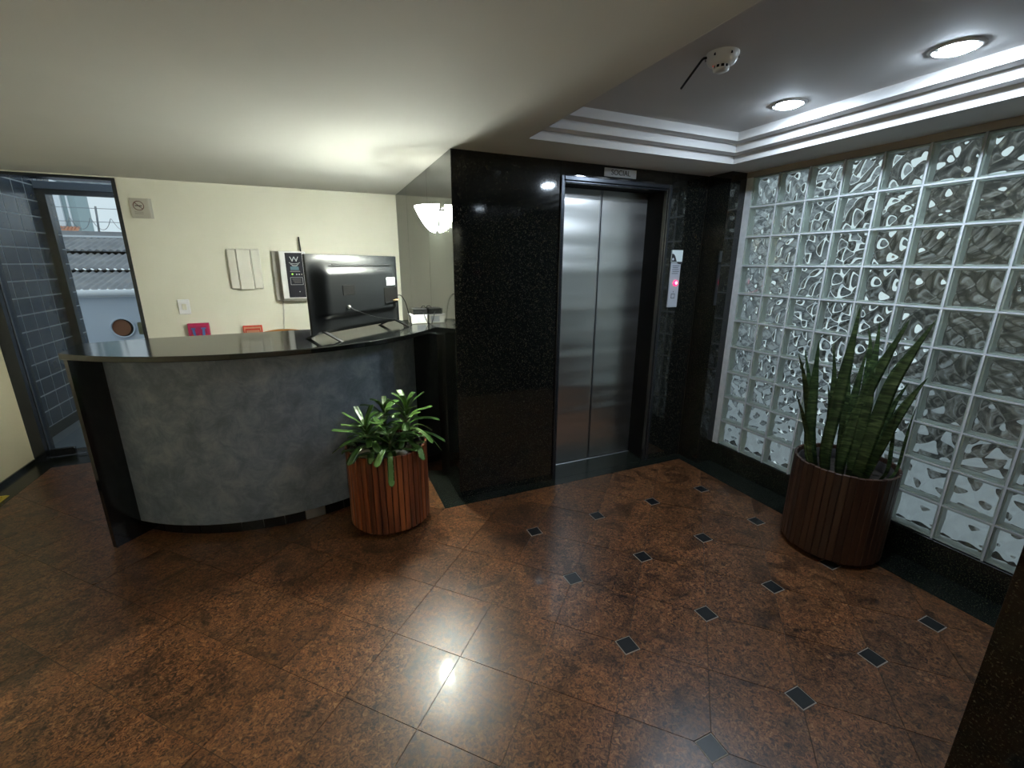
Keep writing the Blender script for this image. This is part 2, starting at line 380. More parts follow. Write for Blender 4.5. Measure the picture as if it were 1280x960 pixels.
# ------------------------------------------------------------------ ceiling with stepped tray
TX0, TX1, TY0, TY1 = 1.07, 2.525, -1.0, 2.277
c = MB()
def ring(mb, x0, x1, y0, y1, X0, X1, Y0, Y1, z0, z1):
    mb.box((X0, Y0, z0), (x0, Y1, z1)); mb.box((x1, Y0, z0), (X1, Y1, z1)); mb.box((x0, Y0, z0), (x1, y0, z1)); mb.box((x0, y1, z0), (x1, Y1, z1))
ring(c, TX0, TX1, TY0, TY1, -2.4, 3.0, YR-.1, 4.75, ZC, 2.236)
ceiling = struct(c.build('ceiling', white_c), 'off-white painted ceiling with a recessed stepped tray')
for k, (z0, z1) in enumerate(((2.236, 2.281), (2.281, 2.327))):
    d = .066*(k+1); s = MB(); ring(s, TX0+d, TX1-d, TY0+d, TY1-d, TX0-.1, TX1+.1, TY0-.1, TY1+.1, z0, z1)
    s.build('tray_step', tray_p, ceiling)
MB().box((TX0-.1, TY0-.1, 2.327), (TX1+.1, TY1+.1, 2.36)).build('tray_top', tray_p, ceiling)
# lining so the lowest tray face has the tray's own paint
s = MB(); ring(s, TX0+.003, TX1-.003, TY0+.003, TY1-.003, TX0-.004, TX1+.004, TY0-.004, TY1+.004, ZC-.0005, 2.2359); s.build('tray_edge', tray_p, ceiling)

# ------------------------------------------------------------------ walls
w = MB().box((XL-.1, YR, 0), (XL, YB, ZC)); wall_left = struct(w.build('wall_left', cream_l), 'warm cream painted left wall')
struct(MB().box((XL-.01, -.5, .0005), (XL+.012, YB-.02, .03)).build('baseboard_left', gran_floor), 'thin black stone skirting of left wall')
w = MB().box((-1.335, YB, 0), (XS+.03, YB+.14, ZC)); w.box((XL-.1, YB, 2.18), (-1.335, YB+.14, ZC))
wall_rec = struct(w.build('wall_reception', cream), 'cream painted wall behind the reception desk')
struct(MB().box((XL-.1, YR-.1, 0), (3.0, YR, ZC)).build('wall_behind', cream), 'cream wall opposite the lift')
# elevator wall: dark backing, granite slabs in front
w = MB().box((XS+.02, YE+.02, 0), (1.478, YB, ZC)); w.box((2.352, YE+.02, 0), (2.95, 3.4, ZC)); w.box((1.478, YE+.02, 2.09), (2.352, 3.4, ZC)); w.box((1.478, 2.91, 0), (2.352, 3.4, 2.09))
wall_el = struct(w.build('wall_elevator', concrete), 'polished black granite wall around the lift door')
g = .0008
for a, b in [((XS+.0005, 0), (1.468-g, ZC)), ((1.468+g, 2.106), (2.364-g, ZC)), ((2.364+g, 0), (2.70, ZC))]:
    MB().cbox((a[0], YE, a[1]), (b[0], YE+.02, b[1]), .0012).build('granite_slab', gran, wall_el)
w = MB().box((XS+.019, YE+.021, 0), (XS+.03, YB, ZC)); wall_core = struct(w.build('wall_core', concrete), 'polished black granite side of the lift core')
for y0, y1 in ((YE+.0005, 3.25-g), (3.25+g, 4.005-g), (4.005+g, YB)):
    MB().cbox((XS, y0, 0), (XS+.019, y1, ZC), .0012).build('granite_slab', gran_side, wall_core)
# corner pier right of the lift
w = MB().box((2.715, 2.445, 0), (2.95, YE+.02, ZC)); wall_p = struct(w.build('wall_pier', concrete), 'black granite pier between lift wall and glass blocks')
MB().cbox((2.70, 2.43, 0), (2.715, YE, ZC), .001).build('granite_slab', gran, wall_p)
MB().cbox((2.7155, 2.43, 0), (XG+.012, 2.445, ZC), .001).build('granite_slab', gran, wall_p)
# near pier on the right
w = MB().box((1.515, -1.2, 0), (3.0, YN-.015, ZC)); wall_n = struct(w.build('wall_near', concrete), 'black granite pier at the right edge')
MB().cbox((1.5, -1.2, 0), (1.515, YN, ZC), .001).build('granite_slab', gran, wall_n)
MB().cbox((1.5155, YN-.015, 0), (2.98, YN, ZC), .001).build('granite_slab', gran, wall_n)
struct(MB().box((2.95, YR, 0), (3.0, -1.2, ZC)).build('wall_side', cream), 'cream wall behind the right pier')

# ------------------------------------------------------------------ glass block wall
Y0, Z0, PB = 2.383, 2.1546, .2      # left edge of first block, top of first row
ROWS, COLS = 10, 10
PV = .1981
zb = Z0-ROWS*PV
w = MB(); t = .0045; D = .08
w.box((XG, Y0-t, zb-.01), (XG+D, 2.43, 2.165))
for jn in range(1, COLS+1): w.box((XG, Y0-jn*PB-t, zb), (XG+D, Y0-jn*PB+t, 2.157))
for rw in range(1, ROWS): w.box((XG+.0008, YN, Z0-rw*PV-t), (XG+D-.0008, Y0, Z0-rw*PV+t))
wall_r = struct(w.build('wall_right', mortar), 'wall of wavy glass blocks with white mortar joints')
w = MB().box((XG-.004, YN, 2.152), (XG+D+.05, 2.43, ZC)); struct(w.build('trim_1', header_shade), 'strip above the glass blocks, coloured brown for its shadow')
w = MB().cbox((XG-.001, YN, .0), (XG+D+.05, 2.43, zb-.004), .002); struct(w.build('baseboard_right', gran_floor), 'black stone curb under the glass blocks')
def block_mesh(seed):
    rnd = random.Random(seed); hy = PB/2-t-.0004; hz = PV/2-t-.0004; m = MB()
    def fold(x): return math.sqrt(math.sin(x)**2+.015)          # pillowed ridges meeting in creases
    def wave(sgn):
        k1 = PI*rnd.uniform(.95, 1.35); a1 = sgn*rnd.uniform(.55, 1.0); p1 = rnd.uniform(0, 6); q1 = rnd.uniform(0, 6); A = rnd.uniform(.85, 1.15)
        def h(u, v):
            s = u*math.cos(a1)+v*math.sin(a1); e = -u*math.sin(a1)+v*math.cos(a1)
            edge = max(0, min(1, (.985-abs(u))/.12))*max(0, min(1, (.985-abs(v))/.12)); edge = edge*edge*(3-2*edge)
            return edge*A*.0150*(fold(k1*s+p1+.55*math.sin(2.4*e+q1))-.3)
        return h
    _w1, _w2 = wave(1), wave(-1)
    hf = lambda u, v: .10*_w1(u, v)
    hb = lambda u, v: -_w1(u, v)-.75*_w2(u, v)
    n = 38
    def slab(xa, xb, h, side):
        # flat sheet at xa and wavy sheet at xb, closed around the rim
        for sheet in (0, 1):
            vs = []; fs = []
            for i in range(n+1):
                for j in range(n+1):
                    u, v = -1+2*i/n, -1+2*j/n
                    x = xa if sheet == 0 else xb+h(u, v)
                    vs.append((x, u*hy, v*hz))
            for i in range(n):
                for j in range(n):
                    a, b, c_, d = i*(n+1)+j, (i+1)*(n+1)+j, (i+1)*(n+1)+j+1, i*(n+1)+j+1
                    f = (a, b, c_, d) if (sheet == 0) == (side < 0) else (d, c_, b, a)
                    fs.append(f[::-1])
            m.add(vs, fs, 0, True)
        e = [(-hy, -hz), (hy, -hz), (hy, hz), (-hy, hz)]
        vs = [(xa, y, z) for y, z in e]+[(xb, y, z) for y, z in e]
        m.add(vs, [(k, (k+1) % 4, 4+(k+1) % 4, 4+k) for k in range(4)], 1)
    slab(.0015, .0135, hf, -1)
    slab(.0785, .0665, hb, 1)
    # inner perimeter of the hollow block
    r0 = .0075
    e0 = [(-hy, -hz), (hy, -hz), (hy, hz), (-hy, hz)]; e1 = [(-hy+r0, -hz+r0), (hy-r0, -hz+r0), (hy-r0, hz-r0), (-hy+r0, hz-r0)]
    vs = [(.0137, y, z) for y, z in e0]+[(.0137, y, z) for y, z in e1]+[(.0663, y, z) for y, z in e1]+[(.0663, y, z) for y, z in e0]
    fs = []
    for k in range(4):
        q = (k+1) % 4
        fs += [(k, q, 4+q, 4+k), (4+k, 4+q, 8+q, 8+k), (8+k, 8+q, 12+q, 12+k), (12+k, 12+q, q, k)]
    m.add(vs, fs, 1)
    return m.mesh('glass_block', [blk_glass, blk_edge])
blocks = [block_mesh(100+k) for k in range(6)]
for rw in range(ROWS):
    for cl in range(COLS):
        o = link('glass_block', blocks[(rw*3+cl*5+random.randrange(6)) % 6], wall_r, (XG, Y0-(cl+.5)*PB, Z0-(rw+.5)*PV))
        if random.random() < .5: o.rotation_euler = (PI, 0, 0)

# ------------------------------------------------------------------ lift door
door1 = struct(empty('door_1', (1.916, 2.85, 0)), 'brushed steel two-leaf lift door in a black frame')
def dpart(mb, name, m): return mb.build(name, m, door1, world=True)
for x0, x1 in ((1.48, 1.918), (1.934, 2.35)):
    lf = dpart(MB().cbox((x0, 2.85, .012), (x1, 2.885, 2.095), .003), 'door_leaf', steel)
    xe = x1 if x0 < 1.6 else x0
    MB().box((xe-.0035, 2.8475, .012), (xe+.0035, 2.855, 2.095)).build('edge_strip', alu, lf, world=True)
f = MB()
for (x0, x1, z0, z1) in ((1.468, 1.492, 0, 2.106), (2.336, 2.364, 0, 2.106), (1.492, 2.336, 2.078, 2.106)):
    f.cbox((x0, YE-.014, z0), (x1, YE+.03, z1), .004)
for (x0, x1, z0, z1) in ((1.492, 1.502, 0, 2.078), (2.326, 2.336, 0, 2.078), (1.502, 2.326, 2.066, 2.078)):
    f.cbox((x0, YE-.004, z0), (x1, YE+.03, z1), .003)
dpart(f, 'door_frame', alu_dark)
j = MB().box((1.478, YE+.03, 0), (1.492, 2.85, 2.09)); dpart(j, 'jamb', black_m)
j = MB().box((2.336, YE+.03, 0), (2.352, 2.85, 2.09)); dpart(j, 'jamb', black_m)
j = MB().box((1.492, YE+.03, 2.074), (2.336, 2.85, 2.09)); dpart(j, 'head_jamb', black_m)
dpart(MB().box((1.492, YE+.0005, -.01), (2.336, 2.838, .001)), 'sill_slab', gran_floor)
dpart(MB().cbox((1.492, 2.8385, -.01), (2.336, 2.90, .006), .002), 'threshold', alu)

# SOCIAL sign over the door
sg = empty('door_sign', (1.918, YE, 2.148)); tag(sg, 'small white plate reading SOCIAL above the lift door', 'sign')
MB().cbox((-.128, -.006, -.0265), (.128, 0, .0265), .002).build('plate', mat('sign_plate', (.50, .54, .60), .4), sg)
text_mesh('SOCIAL', .046, .0006, ink, 'lettering', sg, (0, -.0068, .0), (PI/2, 0, 0), 1.0)

# call station
cs = empty('call_station', (2.462, YE, 1.465)); tag(cs, 'tall grey lift call plate with a glowing red button', 'lift panel')
MB().cbox((-.047, -.012, -.212), (.047, 0, .115), .003).build('face_plate', plate_l, cs)
b = MB().lathe([(.0, .010), (.019, .010), (.022, .004), (.022, 0)], seg=20).build('call_button', red_led, cs, loc=(.008, -.012, -.032)); b.rotation_euler = (PI/2, 0, 0)
MB().lathe([(0, .002), (.009, .002), (.010, 0)], seg=16).build('button_core', pink_led, b, loc=(.001, .001, .0095))
cd = MB().box((-.050, -.0145, .118), (.052, -.004, .205)).build('notice_card', label_w, cs)
vs = []; n = 14
top = [(-.050+.102*i/n, .18-.075*(1/(1+math.exp(-(i/n-.4)*12)))) for i in range(n+1)]
poly = [(x, z) for x, z in top]+[(.052, .112+.01), (-.050, .122)]
vs = [(x, -.0152, z) for x, z in poly]; MB().add(vs, [tuple(range(len(vs)))]).build('print_wave', ink, cd)
MB().disc((-.037, -.0154, .140), .009, 'y', m=0).build('print_mark', ink_l, cd)
for k in range(5):
    MB().box((-.034+.004*(k % 2), -.0128, .092-.014*k), (.034-.006*((k*2) % 3), -.0121, .0955-.014*k)).build('print_line', ink, cs)
MB().box((-.04, -.0128, .115), (.05, -.0121, .119)).build('print_line', ink, cs)
pm = MB()
for a, b in (((-.022, -.142), (-.018, -.112)), ((.010, -.142), (.014, -.112)), ((-.022, -.145), (.014, -.141)), ((-.022, -.114), (.014, -.110))):
    pm.box((a[0], -.0128, a[1]), (b[0], -.0121, b[1]))
pm.box((-.006, -.0128, -.100), (.0, -.0121, -.092)); pm.build('print_symbol', ink, cs)

# ------------------------------------------------------------------ downlights and smoke detector in the tray
for k, (x, y) in enumerate(((2.204, 1.70), (2.206, 1.065))):
    dl = empty('recessed_downlight', (x, y, 2.327))
    tag(dl, ['lit round recessed downlight nearest the lift, in the tray ceiling', 'lit round recessed downlight in the tray nearer the right edge'][k], 'downlight', 'recessed downlights in the tray ceiling')
    MB().lathe([(.060, -.0005), (.060, -.005), (.066, -.007), (.078, -.004), (.080, 0)], seg=36).build('trim_ring', tray_p, dl)
    MB().lathe([(.058, -.002), (.056, -.008), (.046, -.013), (.026, -.0155), (0, -.016)], seg=32).build('lens', lamp_e, dl)
    for q in range(3):
        a = q*2*PI/3+.5; MB().box((.059*math.cos(a)-.005, .059*math.sin(a)-.005, -.011), (.059*math.cos(a)+.005, .059*math.sin(a)+.005, -.003)).build('clip', tray_p, dl)
sd = empty('smoke_detector', (1.477, 1.443, 2.327)); tag(sd, 'white round smoke detector with a black antenna on the tray ceiling', 'smoke detector')
MB().lathe([(.058, 0), (.058, -.010), (.054, -.022), (.047, -.034), (.030, -.040), (.0, -.040)], seg=36).build('housing', white_p, sd)
MB().lathe([(.026, -.040), (.026, -.050)], seg=28).build('vent_ring', black_m, sd)
s = MB()
for q in range(10):
    a = q*2*PI/10; s.box((.0255*math.cos(a)-.0025, .0255*math.sin(a)-.0025, -.052), (.0255*math.cos(a)+.0025, .0255*math.sin(a)+.0025, -.040))
s.build('vent_rib', white_p, sd)
MB().lathe([(.028, -.050), (.027, -.056), (.018, -.060), (0, -.061)], seg=28).build('sensor_cap', white_p, sd)
for q in range(6):
    a = q*PI/3+.3; MB().box((.0545*math.cos(a)-.003, .0545*math.sin(a)-.003, -.019), (.0545*math.cos(a)+.003, .0545*math.sin(a)+.003, -.011)).build('slot', black_m, sd)
MB().lathe([(0, -.002), (.003, -.001), (.0032, 0)], seg=10).build('indicator', mat('dim_red', (.4, .05, .04), .4, emit=(1, .15, .1), estr=.4), sd, loc=(-.028, .012, -.041))
MB().tube([(-.050, .026, -.012), (-.060, .030, -.014), (-.064, .034, -.018), (-.055, .100, -.050), (-.048, .150, -.075)], .0045, 8).build('antenna', black_p, sd)

# ------------------------------------------------------------------ wall sconce
def shade_glow(m, e):
    # opal glass glows most near the bulb at the bottom of the bowl, least at the rim
    t = N(m, 'ShaderNodeTexCoord'); x = N(m, 'ShaderNodeSeparateXYZ'); L(m, t, 'Object', x, 0)
    r = N(m, 'ShaderNodeMapRange'); r.inputs['From Min'].default_value = .02; r.inputs['From Max'].default_value = .15
    r.inputs['To Min'].default_value = e; r.inputs['To Max'].default_value = e*.085
    L(m, x, 'Z', r, 'Value'); L(m, r, 'Result', BS(m), 'Emission Strength')
shade_glow(opal, SCONCE_E)
opal_fill = mat('opal_glass_fill', (.9, .9, .85), .3, emit=(.95, 1.0, .87), estr=FILL_E); shade_glow(opal_fill, FILL_E)  # glow of the two added fill sconces
def sconce(loc, rz, label, watts, glass):
    sn = empty('wall_sconce', loc, rz); tag(sn, label, 'wall lamp')
    m = MB(); NA, NZ = 28, 16; oy, ox, hz = .150, .122, .158
    for sgn, inset in ((1, 0), (-1, .005)):
        vs = []; fs = []
        for i in range(NA+1):
            a = PI*i/NA
            for k in range(NZ+1):
                q = k/NZ; r = math.pow(q, .58)
                r = max(.0, r-inset/.12)
                vs.append((-.017-ox*r*math.sin(a), oy*r*math.cos(a), hz*q+(inset if k < NZ else 0)))
        for i in range(NA):
            for k in range(NZ):
                a, b, c_, d = i*(NZ+1)+k, (i+1)*(NZ+1)+k, (i+1)*(NZ+1)+k+1, i*(NZ+1)+k+1
                fs.append((a, b, c_, d) if sgn > 0 else (d, c_, b, a))
        m.add(vs, fs, 0 if sgn > 0 else 1, True)
    m.build('shade', [glass, opal_in], sn)
    MB().cbox((-.009, -.045, .02), (-.0005, .045, .135), .002).build('back_plate', alu, sn)
    MB().cbox((-.026, -.162, .118), (-.0005, -.140, .128), .002).build('clip', alu, sn)
    MB().cbox((-.026, .140, .118), (-.0005, .162, .128), .002).build('clip', alu, sn)
    MB().tube([(-.05, -.03, .07), (-.05, .03, .07)], .012, 10).build('bulb', bulb_m, sn)
    ld = bpy.data.lights.new('sconce_light', 'POINT'); ld.energy = watts; ld.color = (1.0, 1.0, .88); ld.shadow_soft_size = .035
    lo = bpy.data.objects.new('sconce_light', ld); COL.objects.link(lo); lo.parent = sn; lo.location = (-.055, 0, .125)
    return sn
opal_in = mat('opal_glass_inside', (.85, .86, .80), .4, emit=(.95, 1.0, .87), estr=3)
bulb_m = mat('bulb_glass', (.9, .9, .85), .3, emit=(1, .97, .85), estr=6)
sconce((XS, 3.0, 1.762), 0, 'lit opal glass half-bowl wall sconce on the granite core', SCONCE_W, opal)
# two unseen sconces added as fill light for the ceiling near the viewpoint
sconce((XL, -1.1, 1.762), PI, 'added unseen fill light shaped as a half-bowl sconce on the left wall behind the viewpoint', FILL_W, opal_fill)
sconce((.1, YR, 1.762), -PI/2, 'added unseen fill light shaped as a half-bowl sconce on the wall opposite the lift', FILL_W, opal_fill)

# ------------------------------------------------------------------ reception desk
DC = Vector((-.35, 3.88)); ZT = 1.12
def arc(R, a): a = math.radians(a); return (DC.x+R*math.sin(a), DC.y-R*math.cos(a))
A0, A1 = -41.3, 55.2
desk = empty('reception_desk', (-.35, 3.1, 0)); tag(desk, 'curved reception desk with blue-grey sponged front and black granite top', 'reception desk')
out = [arc(1.325, A0-.2+(56.4-A0+.2)*i/60) for i in range(61)]
poly = out+[(XS-.0015, 3.16), (XS-.0015, 3.72), (.30, 3.50), (-.10, 3.36), (-.98, 3.30), (-1.275, 3.21)]
m = MB(); n = len(poly)
# thin eased edge: three stacked outlines
def inset(p, d):
    q = []
    for i in range(len(p)):
        a, b, c_ = Vector(p[i-1]), Vector(p[i]), Vector(p[(i+1) % len(p)])
        e = ((b-a).normalized()+(c_-b).normalized()); e = e.normalized() if e.length > 1e-6 else (c_-b).normalized()
        nrm = Vector((-e.y, e.x)); q.append(tuple(b+nrm*d))
    return q
pin = inset(poly, .003)
lay = [(pin, ZT-.03), (poly, ZT-.027), (poly, ZT-.003), (pin, ZT)]
vs = [(x, y, z) for p, z in lay for x, y in p]
fs = [tuple(range(n-1, -1, -1)), tuple(range(3*n, 4*n))]
for k in range(3): fs += [(k*n+i, k*n+(i+1) % n, (k+1)*n+(i+1) % n, (k+1)*n+i) for i in range(n)]
m.add(vs, fs); m.build('countertop', gran_desk, desk, world=True)
def curved(R0, R1, a0, a1, z0, z1, seg):
    o = [arc(R0, a0+(a1-a0)*i/seg) for i in range(seg+1)]+[arc(R1, a1+(a0-a1)*i/seg) for i in range(seg+1)]
    mm = MB(); k = len(o); vs = [(x, y, z0) for x, y in o]+[(x, y, z1) for x, y in o]
    fs = [tuple(range(k, 2*k))[::1], tuple(range(k-1, -1, -1))]
    mm.add(vs, fs, 0, False); mm.add(vs, [(i, (i+1) % k, k+(i+1) % k, k+i) for i in range(k)], 0, seg > 8)
    return mm
fp = curved(1.170, 1.145, A0, A1, .088, ZT-.0305, 64)
fpo = fp.build('front_panel', desk_p, desk, world=True)
def fin(p0, p1, th, side, z1=ZT-.0305):
    p0, p1 = Vector(p0), Vector(p1); d = (p1-p0).normalized(); nn = Vector((-d.y, d.x))*th*side
    q = [p0, p1, p1+nn, p0+nn]
    if side < 0: q = q[::-1]
    return MB().prism([tuple(v) for v in q], 0, z1)
fin(arc(1.314, A0), arc(.95, A0), .03, -1).build('end_panel', gran_desk, desk, world=True)
MB().prism([(.727, 3.008), (.7565, 3.014), (.7565, 3.345), (.51, 3.345)], 0, ZT-.0305).build('end_panel', gran_desk, desk, world=True)
a = A0+.6; k = 0; st = math.degrees(.118/1.13); gp = math.degrees(.005/1.13)
while a < A1-3:
    e = min(a+st-gp, A1-2)
    metal = abs(a+st/2-12.2) < st*.5
    curved(1.122, 1.112, a, e, .0006, .087, 3).build('kick_plate' if metal else 'kick_tile', alu if metal else kick_m, desk, world=True)
    a += st
curved(1.1115, 1.09, A0, A1-2, .0006, .087, 40).build('kick_base', mat('kick_grout', (.22, .21, .20), .8), desk, world=True)
ws = MB().prism([(-1.0, 3.38), (-.35, 3.10), (.30, 3.36), (.60, 3.72), (.60, 4.0), (.3, 3.75), (-.1, 3.62), (-1.0, 3.62)], .72, .75)
ws.build('work_surface', grey_p, desk, world=True)

# ------------------------------------------------------------------ television on the counter (seen from behind)
ta, tb = Vector((-.045, 2.785)), Vector((.548, 3.37)); TW = (tb-ta).length; tm = (ta+tb)/2
tvr = empty('television', (tm.x, tm.y, ZT), math.atan2(tb.y-ta.y, tb.x-ta.x)); tag(tvr, 'black flat television seen from behind on the reception counter', 'television')
hw = TW/2; zb0, zt0 = .035, .495
MB().cbox((-hw, .012, zb0), (hw, .030, zt0), .004).build('screen_frame', black_p, tvr)
MB().box((-hw+.012, .0302, zb0+.018), (hw-.012, .0310, zt0-.012)).build('screen', mat('dark_screen', (.004, .004, .005), .12), tvr)
# rear housing: rounded shell rising from the edges to a flat bulge
def shell(nx, nz):
    vs = []; fs = []
    for i in range(nx+1):
        for k in range(nz+1):
            u, v = i/nx, k/nz; x = -hw+.002+(TW-.004)*u; z = zb0+.002+(zt0-zb0-.004)*v
            def ease(t): t = max(0, min(1, t)); return t*t*(3-2*t)
            ex = ease(min(u, 1-u)*TW/.115); et = ease((1-v)*(zt0-zb0)/.12); eb = ease((v*(zt0-zb0)-.0)/.02)*.55+.45*ease((v*(zt0-zb0)-.085)/.028)
            d = .052*min(ex, 1)*et*eb
            vs.append((x, .012-d, z))
    for i in range(nx):
        for k in range(nz):
            a = i*(nz+1)+k; fs.append((a, a+nz+1, a+nz+2, a+1))
    return MB().add(vs, fs, 0, True)
hs = shell(60, 48).build('rear_housing', black_t, tvr)
MB().box((-hw+.16, -.034, .437), (hw-.11, -.0235, .4405)).build('vent_slot', black_m, hs)
MB().cbox((-.20, -.0425, .255), (-.095, -.036, .315), .002).build('mount_recess', black_m, hs)
MB().cbox((.19, -.043, .175), (.335, -.037, .285), .002).build('port_bay', black_m, hs)
MB().box((.195, -.046, .178), (.335, -.040, .186)).build('port_lip', black_t, hs)
lb = MB().box((.225, -.0425, .300), (.315, -.0395, .350)).build('rating_label', label_w, hs)
for q, (x0, x1, z) in enumerate(((.232, .262, .338), (.232, .274, .328), (.232, .27, .318), (.288, .308, .332), (.288, .306, .314))):
    MB().box((x0, -.0431, z), (x1, -.0423, z+.005)).build('print_line', ink, lb)
for q in range(4): MB().tube([(.285+.013*q, -.043, .192), (.285+.013*q, -.060, .194+.004*(q % 2))], .0055, 8).build('connector', gold, hs)
MB().tube([(-.170, -.042, .185), (-.170, -.056, .183)], .010, 10).build('plug', plate_s, hs)
cab = [(-.170, -.056, .183), (-.150, -.066, .165), (-.08, -.070, .140), (.03, -.070, .105), (.15, -.068, .080), (.26, -.064, .060), (.36, -.056, .035), (.42, -.03, .012)]
def smooth(pts, n=6):
    P = [Vector(p) for p in pts]; out = []
    for i in range(len(P)-1):
        p0, p1, p2, p3 = P[max(i-1, 0)], P[i], P[i+1], P[min(i+2, len(P)-1)]
        for k in range(n):
            t = k/n; out.append(.5*((2*p1)+(-p0+p2)*t+(2*p0-5*p1+4*p2-p3)*t*t+(-p0+3*p1-3*p2+p3)*t**3))
    return out+[P[-1]]
MB().tube(smooth(cab), .003, 8).build('cable', black_p, tvr)
MB().tube(smooth([(.395, .0, .22), (.43, -.005, .215), (.455, -.02, .17), (.465, -.035, .10), (.468, -.05, .02), (.468, -.06, .004)]), .0032, 8).build('power_cord', black_p, tvr)
for sx in (-1, 1):
    x = sx*(hw-.075)
    s = MB()
    for yy in (-.125, .135):
        s.add([(x-.012, .0, .055), (x+.012, .0, .055), (x+.012, .024, .055), (x-.012, .024, .055),
               (x+sx*.0-.010, yy-.012, 0.0005), (x+.010, yy-.012, .0005), (x+.010, yy+.012, .0005), (x-.010, yy+.012, .0005)],
              [(3, 2, 1, 0), (4, 5, 6, 7), (0, 1, 5, 4), (1, 2, 6, 5), (2, 3, 7, 6), (3, 0, 4, 7)])
    s.build('foot', black_p, tvr)

# boxes on the counter beside the core wall
bx = empty('white_box', (.690, 3.43, ZT)); tag(bx, 'small white carton under the black device at the counter end', 'box')
MB().cbox((-.062, -.055, .0005), (.062, .085, .062), .003).build('carton', white_p, bx)
MB().cbox((-.066, -.058, .062), (.064, .088, .068), .002).build('lid', white_b, bx)
MB().box((-.02, -.0562, .010), (.05, -.0545, .055)).build('side_label', plate_l, bx)
rt = empty('black_device', (.700, 3.435, ZT+.0685)); tag(rt, 'small black electronic device on top of the white carton', 'device')
MB().cbox((-.055, -.06, 0), (.052, .06, .045), .003).build('casing', black_p, rt)
MB().box((-.05, -.0606, .030), (.048, -.0598, .033)).build('seam', black_m, rt)
MB().tube(smooth([(.0, -.06, .02), (.015, -.085, .015), (.03, -.10, -.03), (.045, -.11, -.066)]), .003, 8).build('cord', black_p, rt)
MB().tube(smooth([(.02, .0, .045), (.03, .0, .06), (.05, .01, .055), (.055, .02, .03)]), .003, 8).build('cord', black_p, rt)

# ------------------------------------------------------------------ things on the cream wall
ns_ = empty('no_smoking_sign', (-1.203, YB, 1.971)); tag(ns_, 'square metal no-smoking plate beside the glass door', 'sign')
m = MB(); n = 14; vs = []
prof = [(-.069+.138*i/n, -.006-.030*math.sin(PI*i/n)**.8 if i < n else -.004) for i in range(n+1)]
prof = [(-.069, -.001), (-.067, -.012), (.050, -.0185), (.056, -.017), (.069, -.002)]
vs = [(x, y, -.073) for x, y in prof]+[(x, y, .073) for x, y in prof]; k = len(prof)
m.add(vs, [(i, i+1, k+i+1, k+i) for i in range(k-1)]+[tuple(range(k))[::-1], tuple(range(k, 2*k)), (k-1, 0, k, 2*k-1)])
pl = m.build('plate', plate_s, ns_)
nrm = MB()
def ringpts(r, c, sq=1): return [(c[0]+r*math.cos(2*PI*i/32), c[1], c[2]+r*math.sin(2*PI*i/32)) for i in range(32)]
c0 = (-.014, -.0165, .018)
nrm.tube(ringpts(.033, c0), .0024, 6, closed=True); nrm.build('ring', mat('dark_red_print', (.12, .03, .03), .5), pl)
MB().tube([(c0[0]-.023, -.0165, c0[2]+.023), (c0[0]+.023, -.0180, c0[2]-.023)], .0024, 6).build('slash', MATS['dark_red_print'], pl)
MB().box((c0[0]-.022, -.0180, c0[2]-.003), (c0[0]+.022, -.0150, c0[2]+.003)).build('cigarette', ink, pl)
for q in range(2): MB().box((-.045, -.0172, -.030-.012*q), (.010, -.0140, -.026-.012*q)).build('print_line', grey_p, pl)

sw = empty('light_switch', (-1.048, YB, 1.205)); tag(sw, 'white rocker light switch low on the cream wall', 'light switch')
MB().cbox((-.042, -.010, -.062), (.042, 0, .062), .004).build('plate', white_b, sw)
MB().cbox((-.014, -.0145, -.024), (.018, -.010, .024), .002).build('rocker', cream, sw)

ib = empty('intercom_cover', (-.558, YB, 1.513)); tag(ib, 'blank white wall box with a raised centre panel', 'wall box')
MB().cbox((-.122, -.030, -.168), (-.052, 0, .168), .008).build('side_cover', white_p, ib)
MB().cbox((.052, -.030, -.168), (.122, 0, .168), .008).build('side_cover', white_p, ib)
MB().cbox((-.0515, -.042, -.172), (.0515, 0, .168), .005).build('centre_cover', white_p, ib)

ip = empty('alarm_keypad', (-.16, YB, 1.453)); tag(ip, 'white framed alarm panel with navy face and antenna behind the television', 'alarm panel')
MB().cbox((-.185, -.030, -.215), (-.02, 0, .213), .003).build('back_box', grey_p, ip)
fr = MB().cbox((-.125, -.085, -.195), (.085, -.0005, .210), .004).build('frame', white_b, ip)
MB().cbox((-.120, -.083, -.214), (.080, -.001, -.1955), .003).build('lower_tray', grey_p, ip)
fc = MB().cbox((-.078, -.0885, -.185), (.058, -.0853, .198), .001).build('face_panel', navy, ip)
text_mesh('W', .062, .0004, ink_l, 'emblem_letter', fc, (-.008, -.0892, .142), (PI/2, 0, 0), 1.1)
for r, dz in ((.042, .118), (.032, .106), (.022, .096)):
    MB().tube([(-.008+r*math.cos(t_), -.0889, dz+.012*math.sin(t_)) for t_ in [PI+PI*i/14 for i in range(15)]], .0016, 5).build('emblem_swirl', ink_l, fc)
MB().box((-.045, -.0892, .052), (.022, -.0886, .082)).build('display', lcd, fc)
MB().box((-.05, -.0892, .040), (.03, -.0886, .043)).build('print_line', ink_l, fc)
MB().disc((-.034, -.0892, .017), .008, 'y', 12).build('indicator', green_led, fc)
for q in range(3): MB().disc((.0+.02*q, -.0892, .015), .006, 'y', 12).build('key', ink_l if q < 2 else grey_p, fc)
bf = MB()
for a, b in (((-.055, -.075), (.045, -.0725)), ((-.055, -.0125), (.045, -.010)), ((-.055, -.075), (-.0525, -.010)), ((.0425, -.075), (.045, -.010))): bf.box((a[0], -.0892, a[1]), (b[0], -.0886, b[1]))
bf.build('print_frame', ink_l, fc)
for q in range(3): MB().box((-.04+.006*q, -.0892, -.028-.014*q), (.03, -.0886, -.025-.014*q)).build('print_line', grey_p, fc)
